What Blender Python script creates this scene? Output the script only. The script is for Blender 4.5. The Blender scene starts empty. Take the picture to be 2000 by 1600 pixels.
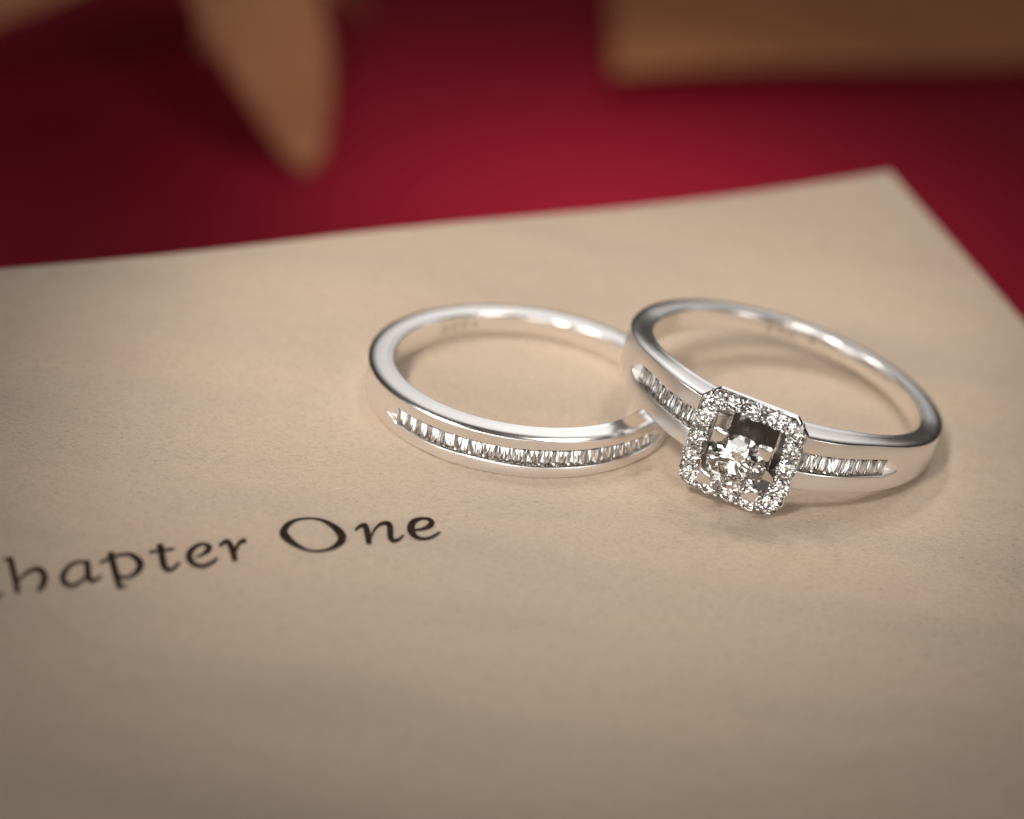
import bpy, math, random
from mathutils import Matrix, Vector

# ------------------------------------------------------------------ set-up
# all lengths below are written in millimetres; one Blender unit is 1 cm
U = 0.1
scene = bpy.context.scene
col = scene.collection
random.seed(7)

# camera: short tele macro view, 29.5 degrees down, slightly rolled
PITCH, ROLL, DIST, HFOV = 29.4801, 6.7932, 266.0, 14.0
cp, sp = math.cos(math.radians(PITCH)), math.sin(math.radians(PITCH))
cr_, sr_ = math.cos(math.radians(ROLL)), math.sin(math.radians(ROLL))
fwd = Vector((0, cp, -sp))
right = cr_ * Vector((1, 0, 0)) + sr_ * Vector((0, sp, cp))
up = -sr_ * Vector((1, 0, 0)) + cr_ * Vector((0, sp, cp))
cam_pos = -DIST * fwd
cam_data = bpy.data.cameras.new('camera')
cam = bpy.data.objects.new('camera', cam_data)
col.objects.link(cam)
mw = Matrix.Identity(4)
for i in range(3):
    mw[i][0], mw[i][1], mw[i][2], mw[i][3] = right[i], up[i], -fwd[i], cam_pos[i] * U
cam.matrix_world = mw
cam_data.sensor_fit = 'HORIZONTAL'
cam_data.sensor_width = 36
cam_data.angle = math.radians(HFOV)
cam_data.clip_start, cam_data.clip_end = 0.1, 500
cam_data.dof.use_dof = True
cam_data.dof.focus_distance = 257.0 * U
APERTURE_MM = 8.2
cam_data.dof.aperture_fstop = cam_data.lens * 1e-3 / (APERTURE_MM * U)
scene.camera = cam

# world: faint warm studio ambience
world = bpy.data.worlds.new('World')
scene.world = world
world.use_nodes = True
bg = world.node_tree.nodes['Background']
bg.inputs['Color'].default_value = (1.0, 0.86, 0.72, 1)
bg.inputs['Strength'].default_value = 0.035

def aim(o, loc, target, roll=0):
    d = (Vector(target) - Vector(loc)).normalized()
    o.rotation_euler = d.to_track_quat('-Z', 'Y').to_euler()
    o.location = Vector(loc) * U

def area(name, loc, target, sx, sy, radiance, color, spread):
    l = bpy.data.lights.new(name, 'AREA')
    l.shape = 'RECTANGLE'
    l.size, l.size_y = sx * U, sy * U
    l.energy = radiance * math.pi * sx * sy * U * U
    l.color = color
    l.spread = math.radians(spread)
    o = bpy.data.objects.new(name, l)
    col.objects.link(o)
    aim(o, loc, target)
    return o

def pool_spot(name, loc, target, energy, color, cone, radius, stretch):
    # focused lamp with a fully soft edge; stretch lengthens its pool along world Y
    l = bpy.data.lights.new(name, 'SPOT')
    l.energy, l.color = energy, color
    l.spot_size, l.spot_blend = math.radians(cone), 1.0
    l.shadow_soft_size = radius * U
    o = bpy.data.objects.new(name, l)
    col.objects.link(o)
    z = (Vector(loc) - Vector(target)).normalized()
    y = (Vector((0.05, 1, 0)) - z * z.dot(Vector((0.05, 1, 0)))).normalized()
    o.rotation_euler = Matrix((y.cross(z), y, z)).transposed().to_euler()
    o.location = Vector(loc) * U
    o.scale = (1.0, stretch, 1.0)
    return o
# key: overhead lamp from behind left, its light pooling on the rings
pool_spot('key_spot', (-55, 55, 148), (4, 8, 0), 16000, (1.0, 0.935, 0.86), 7.6, 31, 3.4)
pool_spot('added_key_spot', (38, 66, 150), (4, 8, 0), 10500, (1.0, 0.935, 0.86), 7.6, 31, 3.4)  # added lamp sharing the key's work, to soften its shadows
# lamp from the front left, opening up the shadows
pool_spot('fill_spot', (-62, -95, 140), (4, 5, 0), 31000, (1.0, 0.945, 0.88), 8.0, 30, 2.5)
# added lamp to brighten the cloth behind the page
pool_spot('backdrop_fill_spot', (25, 62, 120), (8, 86, -30), 7000, (1.0, 0.9, 0.88), 26, 19, 1.0)
# studio softboxes mirrored by the metal and the stones; side and low front ones are added fills
area('back_softbox', (40, 240, 140), (8, 5, 0), 600, 200, 0.088, (1.0, 0.97, 0.95), 50)
area('left_fill', (-200, 10, 110), (8, 0, 0), 140, 120, 0.06, (1.0, 0.97, 0.95), 40)
area('right_fill', (210, 60, 110), (8, 0, 0), 140, 120, 0.07, (1.0, 0.97, 0.95), 40)
area('front_softbox', (-60, -205, 250), (10, -2, 0), 260, 150, 0.07, (1.0, 0.965, 0.93), 22)
area('front_left_fill', (-190, -170, 75), (12, -4, 2), 190, 170, 0.22, (1.0, 0.965, 0.93), 30)
area('front_right_fill', (190, -190, 75), (12, -4, 2), 190, 170, 0.22, (1.0, 0.965, 0.93), 30)

area('front_low_fill', (0, -265, 62), (12, -6, 3), 190, 110, 0.22, (1.0, 0.965, 0.93), 30)

scene.view_settings.view_transform = 'Standard'
scene.view_settings.look = 'None'
scene.view_settings.gamma = 1
scene.view_settings.exposure = 0.0
scene.view_settings.use_curve_mapping = False
cy = scene.cycles
cy.max_bounces = 20
cy.transmission_bounces = 14
cy.glossy_bounces = 8
cy.diffuse_bounces = 3
cy.caustics_reflective = True
cy.caustics_refractive = True
cy.blur_glossy = 0.3
cy.sample_clamp_indirect = 4.0
cy.use_denoising = True

# ------------------------------------------------------------------ materials
def material(name):
    m = bpy.data.materials.new(name)
    m.use_nodes = True
    nt = m.node_tree
    return m, nt, nt.nodes['Principled BSDF']

def N(nt, kind, **kw):
    n = nt.nodes.new(kind)
    for k, v in kw.items():
        if k in n.inputs:
            n.inputs[k].default_value = v
        else:
            setattr(n, k, v)
    return n

def ramp(nt, stops):
    r = nt.nodes.new('ShaderNodeValToRGB')
    while len(r.color_ramp.elements) < len(stops):
        r.color_ramp.elements.new(0.5)
    for e, (p, c) in zip(r.color_ramp.elements, stops):
        e.position = p
        e.color = (*c, 1)
    return r

def paper_material():
    m, nt, b = material('yellowed_paper')
    L = nt.links.new
    tc = N(nt, 'ShaderNodeTexCoord')
    def mapped(sx, sy, rot):
        mp = N(nt, 'ShaderNodeMapping')
        mp.inputs['Scale'].default_value = (sx, sy, 1)
        mp.inputs['Rotation'].default_value = (0, 0, math.radians(rot))
        L(tc.outputs['Object'], mp.inputs['Vector'])
        return mp.outputs['Vector']
    def mul(a, b_, f):
        mx = N(nt, 'ShaderNodeMix', data_type='RGBA', blend_type='MULTIPLY')
        mx.inputs['Factor'].default_value = f
        L(a, mx.inputs['A']); L(b_, mx.inputs['B'])
        return mx.outputs['Result']
    # broad foxing streaks along the grain of the sheet
    streak = N(nt, 'ShaderNodeTexNoise', Scale=1.0, Detail=2.5, Roughness=0.5, Distortion=0.2)
    L(mapped(0.32, 1.25, -13), streak.inputs['Vector'])
    base = ramp(nt, [(0.27, (0.580, 0.476, 0.380)), (0.42, (0.640, 0.516, 0.406)), (0.52, (0.675, 0.538, 0.418)), (0.61, (0.682, 0.535, 0.414)), (0.75, (0.655, 0.505, 0.395))])
    L(streak.outputs['Fac'], base.inputs['Fac'])
    # cloudy pulp
    pulp = N(nt, 'ShaderNodeTexNoise', Scale=9.0, Detail=6.0, Roughness=0.7)
    L(mapped(0.8, 1.1, -13), pulp.inputs['Vector'])
    pr = ramp(nt, [(0.32, (0.93, 0.915, 0.90)), (0.55, (1, 1, 1)), (0.75, (1.0, 0.97, 0.945))])
    L(pulp.outputs['Fac'], pr.inputs['Fac'])
    # fibres
    fib = N(nt, 'ShaderNodeTexNoise', Scale=48.0, Detail=4.0, Roughness=0.7, Distortion=1.2)
    L(mapped(0.6, 1.0, -13), fib.inputs['Vector'])
    fr = ramp(nt, [(0.32, (0.72, 0.70, 0.675)), (0.50, (0.95, 0.95, 0.945)), (0.68, (1, 1, 1))])
    L(fib.outputs['Fac'], fr.inputs['Fac'])
    # rare dark specks in the pulp
    vor = N(nt, 'ShaderNodeTexVoronoi', Scale=5.5)
    L(mapped(1, 1, 20), vor.inputs['Vector'])
    vr = ramp(nt, [(0.018, (0.62, 0.52, 0.44)), (0.045, (1, 1, 1))])
    L(vor.outputs['Distance'], vr.inputs['Fac'])
    c = mul(base.outputs['Color'], pr.outputs['Color'], 0.8)
    c = mul(c, fr.outputs['Color'], 0.9)
    c = mul(c, vr.outputs['Color'], 0.8)
    L(c, b.inputs['Base Color'])
    b.inputs['Roughness'].default_value = 0.75
    b.inputs['Specular IOR Level'].default_value = 0.25
    bp = N(nt, 'ShaderNodeBump', Strength=1.0, Distance=0.010)
    L(fib.outputs['Fac'], bp.inputs['Height'])
    bp2 = N(nt, 'ShaderNodeBump', Strength=0.10, Distance=0.10)
    L(streak.outputs['Fac'], bp2.inputs['Height'])
    L(bp2.outputs['Normal'], bp.inputs['Normal'])
    L(bp.outputs['Normal'], b.inputs['Normal'])
    return m

def ink_material():
    m, nt, b = material('printing_ink')
    tc = N(nt, 'ShaderNodeTexCoord')
    n = N(nt, 'ShaderNodeTexNoise', Scale=38.0, Detail=4.0)
    nt.links.new(tc.outputs['Object'], n.inputs['Vector'])
    r = ramp(nt, [(0.35, (0.015, 0.009, 0.007)), (0.68, (0.060, 0.036, 0.026))])
    nt.links.new(n.outputs['Fac'], r.inputs['Fac'])
    nt.links.new(r.outputs['Color'], b.inputs['Base Color'])
    b.inputs['Roughness'].default_value = 0.8
    b.inputs['Specular IOR Level'].default_value = 0.05
    return m

def cloth_material():
    m, nt, b = material('red_cloth')
    tc = N(nt, 'ShaderNodeTexCoord')
    n = N(nt, 'ShaderNodeTexNoise', Scale=25.0, Detail=4.0)
    nt.links.new(tc.outputs['Object'], n.inputs['Vector'])
    r = ramp(nt, [(0.3, (0.31, 0.008, 0.026)), (0.7, (0.36, 0.011, 0.032))])
    nt.links.new(n.outputs['Fac'], r.inputs['Fac'])
    nt.links.new(r.outputs['Color'], b.inputs['Base Color'])
    b.inputs['Roughness'].default_value = 0.85
    b.inputs['Specular IOR Level'].default_value = 0.15
    bp = N(nt, 'ShaderNodeBump', Strength=0.3, Distance=0.02)
    nt.links.new(n.outputs['Fac'], bp.inputs['Height'])
    nt.links.new(bp.outputs['Normal'], b.inputs['Normal'])
    return m

def tan_material(name, c0, c1):
    m, nt, b = material(name)
    tc = N(nt, 'ShaderNodeTexCoord')
    n = N(nt, 'ShaderNodeTexNoise', Scale=3.0, Detail=4.0)
    nt.links.new(tc.outputs['Object'], n.inputs['Vector'])
    r = ramp(nt, [(0.3, c0), (0.7, c1)])
    nt.links.new(n.outputs['Fac'], r.inputs['Fac'])
    nt.links.new(r.outputs['Color'], b.inputs['Base Color'])
    b.inputs['Roughness'].default_value = 0.8
    b.inputs['Specular IOR Level'].default_value = 0.2
    return m

def gold_material(name, rough, tint=(0.90, 0.875, 0.855)):
    m, nt, b = material(name)
    b.inputs['Metallic'].default_value = 1.0
    b.inputs['Base Color'].default_value = (*tint, 1)
    tc = N(nt, 'ShaderNodeTexCoord')
    n = N(nt, 'ShaderNodeTexNoise', Scale=6.0, Detail=2.0, Roughness=0.5)
    nt.links.new(tc.outputs['Object'], n.inputs['Vector'])
    mr = N(nt, 'ShaderNodeMapRange')
    mr.inputs['From Min'].default_value = 0.3
    mr.inputs['From Max'].default_value = 0.75
    mr.inputs['To Min'].default_value = rough * 0.9
    mr.inputs['To Max'].default_value = rough * 1.12
    nt.links.new(n.outputs['Fac'], mr.inputs['Value'])
    nt.links.new(mr.outputs['Result'], b.inputs['Roughness'])
    n2 = N(nt, 'ShaderNodeTexNoise', Scale=5.0, Detail=2.0)
    nt.links.new(tc.outputs['Object'], n2.inputs['Vector'])
    bp = N(nt, 'ShaderNodeBump', Strength=0.06, Distance=0.02)
    nt.links.new(n2.outputs['Fac'], bp.inputs['Height'])
    nt.links.new(bp.outputs['Normal'], b.inputs['Normal'])
    return m

def diamond_material():
    m, nt, b = material('diamond')
    nt.nodes.remove(b)
    g = N(nt, 'ShaderNodeBsdfGlass', Roughness=0.0, IOR=2.42)
    g.inputs['Color'].default_value = (1, 1, 1, 1)
    nt.links.new(g.outputs['BSDF'], nt.nodes['Material Output'].inputs['Surface'])
    return m

M_PAPER = paper_material()
M_INK = ink_material()
M_CLOTH = cloth_material()
M_OLD = tan_material('old_sheet_paper', (0.60, 0.245, 0.105), (0.70, 0.295, 0.135))
M_PETAL = tan_material('dried_petal', (0.43, 0.19, 0.095), (0.50, 0.225, 0.115))
M_GOLD = gold_material('white_gold_polished', 0.17, (0.94, 0.92, 0.905))
M_GOLD2 = gold_material('white_gold_mirror', 0.08, (0.94, 0.92, 0.905))
M_MARK = gold_material('white_gold_stamped', 0.45, (0.42, 0.39, 0.37))
M_SATIN = gold_material('white_gold_satin', 0.31, (0.95, 0.93, 0.915))
M_CLAW = gold_material('white_gold_claw', 0.16, (0.95, 0.93, 0.915))
M_RECESS_SHADE = gold_material('white_gold_recess_shade', 0.30, (0.10, 0.092, 0.087))  # near-black tint stands in for shade inside the head
M_GEM = diamond_material()

# ------------------------------------------------------------------ helpers
def mesh_data(name, verts, faces, mat, smooth=None):
    me = bpy.data.meshes.new(name)
    me.from_pydata([(v[0] * U, v[1] * U, v[2] * U) for v in verts], [], faces)
    me.validate()
    me.materials.append(mat)
    if smooth is not None:
        me.shade_smooth()
        me.set_sharp_from_angle(angle=math.radians(smooth))
    me.update()
    return me

def place(name, me, parent=None, matrix=None):
    o = bpy.data.objects.new(name, me)
    col.objects.link(o)
    if parent is not None:
        o.parent = parent
    if matrix is not None:
        o.matrix_local = matrix
    return o

def frame_matrix(x, y, z, origin):
    m = Matrix.Identity(4)
    for i in range(3):
        m[i][0], m[i][1], m[i][2], m[i][3] = x[i], y[i], z[i], origin[i] * U
    return m

def tag(o, label=None, category=None, group=None, kind=None):
    if label: o['label'] = label
    if category: o['category'] = category
    if group: o['group'] = group
    if kind: o['kind'] = kind
    return o

def empty(name, matrix):
    o = bpy.data.objects.new(name, None)
    o.empty_display_size = 0.2
    col.objects.link(o)
    o.matrix_world = matrix
    return o

def sstep(a, b, x):
    t = min(1.0, max(0.0, (x - a) / (b - a)))
    return t * t * (3 - 2 * t)

def wrap(a):
    return (a + math.pi) % (2 * math.pi) - math.pi

def loft(rings, closed=True):
    n, k = len(rings), len(rings[0])
    verts = [p for r in rings for p in r]
    faces = []
    for i in range(n if closed else n - 1):
        j = (i + 1) % n
        for a in range(k):
            b = (a + 1) % k
            faces.append((i * k + a, j * k + a, j * k + b, i * k + b))
    return verts, faces

def convex_prism(bottom, top):
    k = len(top)
    verts = list(bottom) + list(top)
    faces = [tuple(range(k - 1, -1, -1)), tuple(range(k, 2 * k))]
    for a in range(k):
        b = (a + 1) % k
        faces.append((a, b, k + b, k + a))
    return verts, faces

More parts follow.
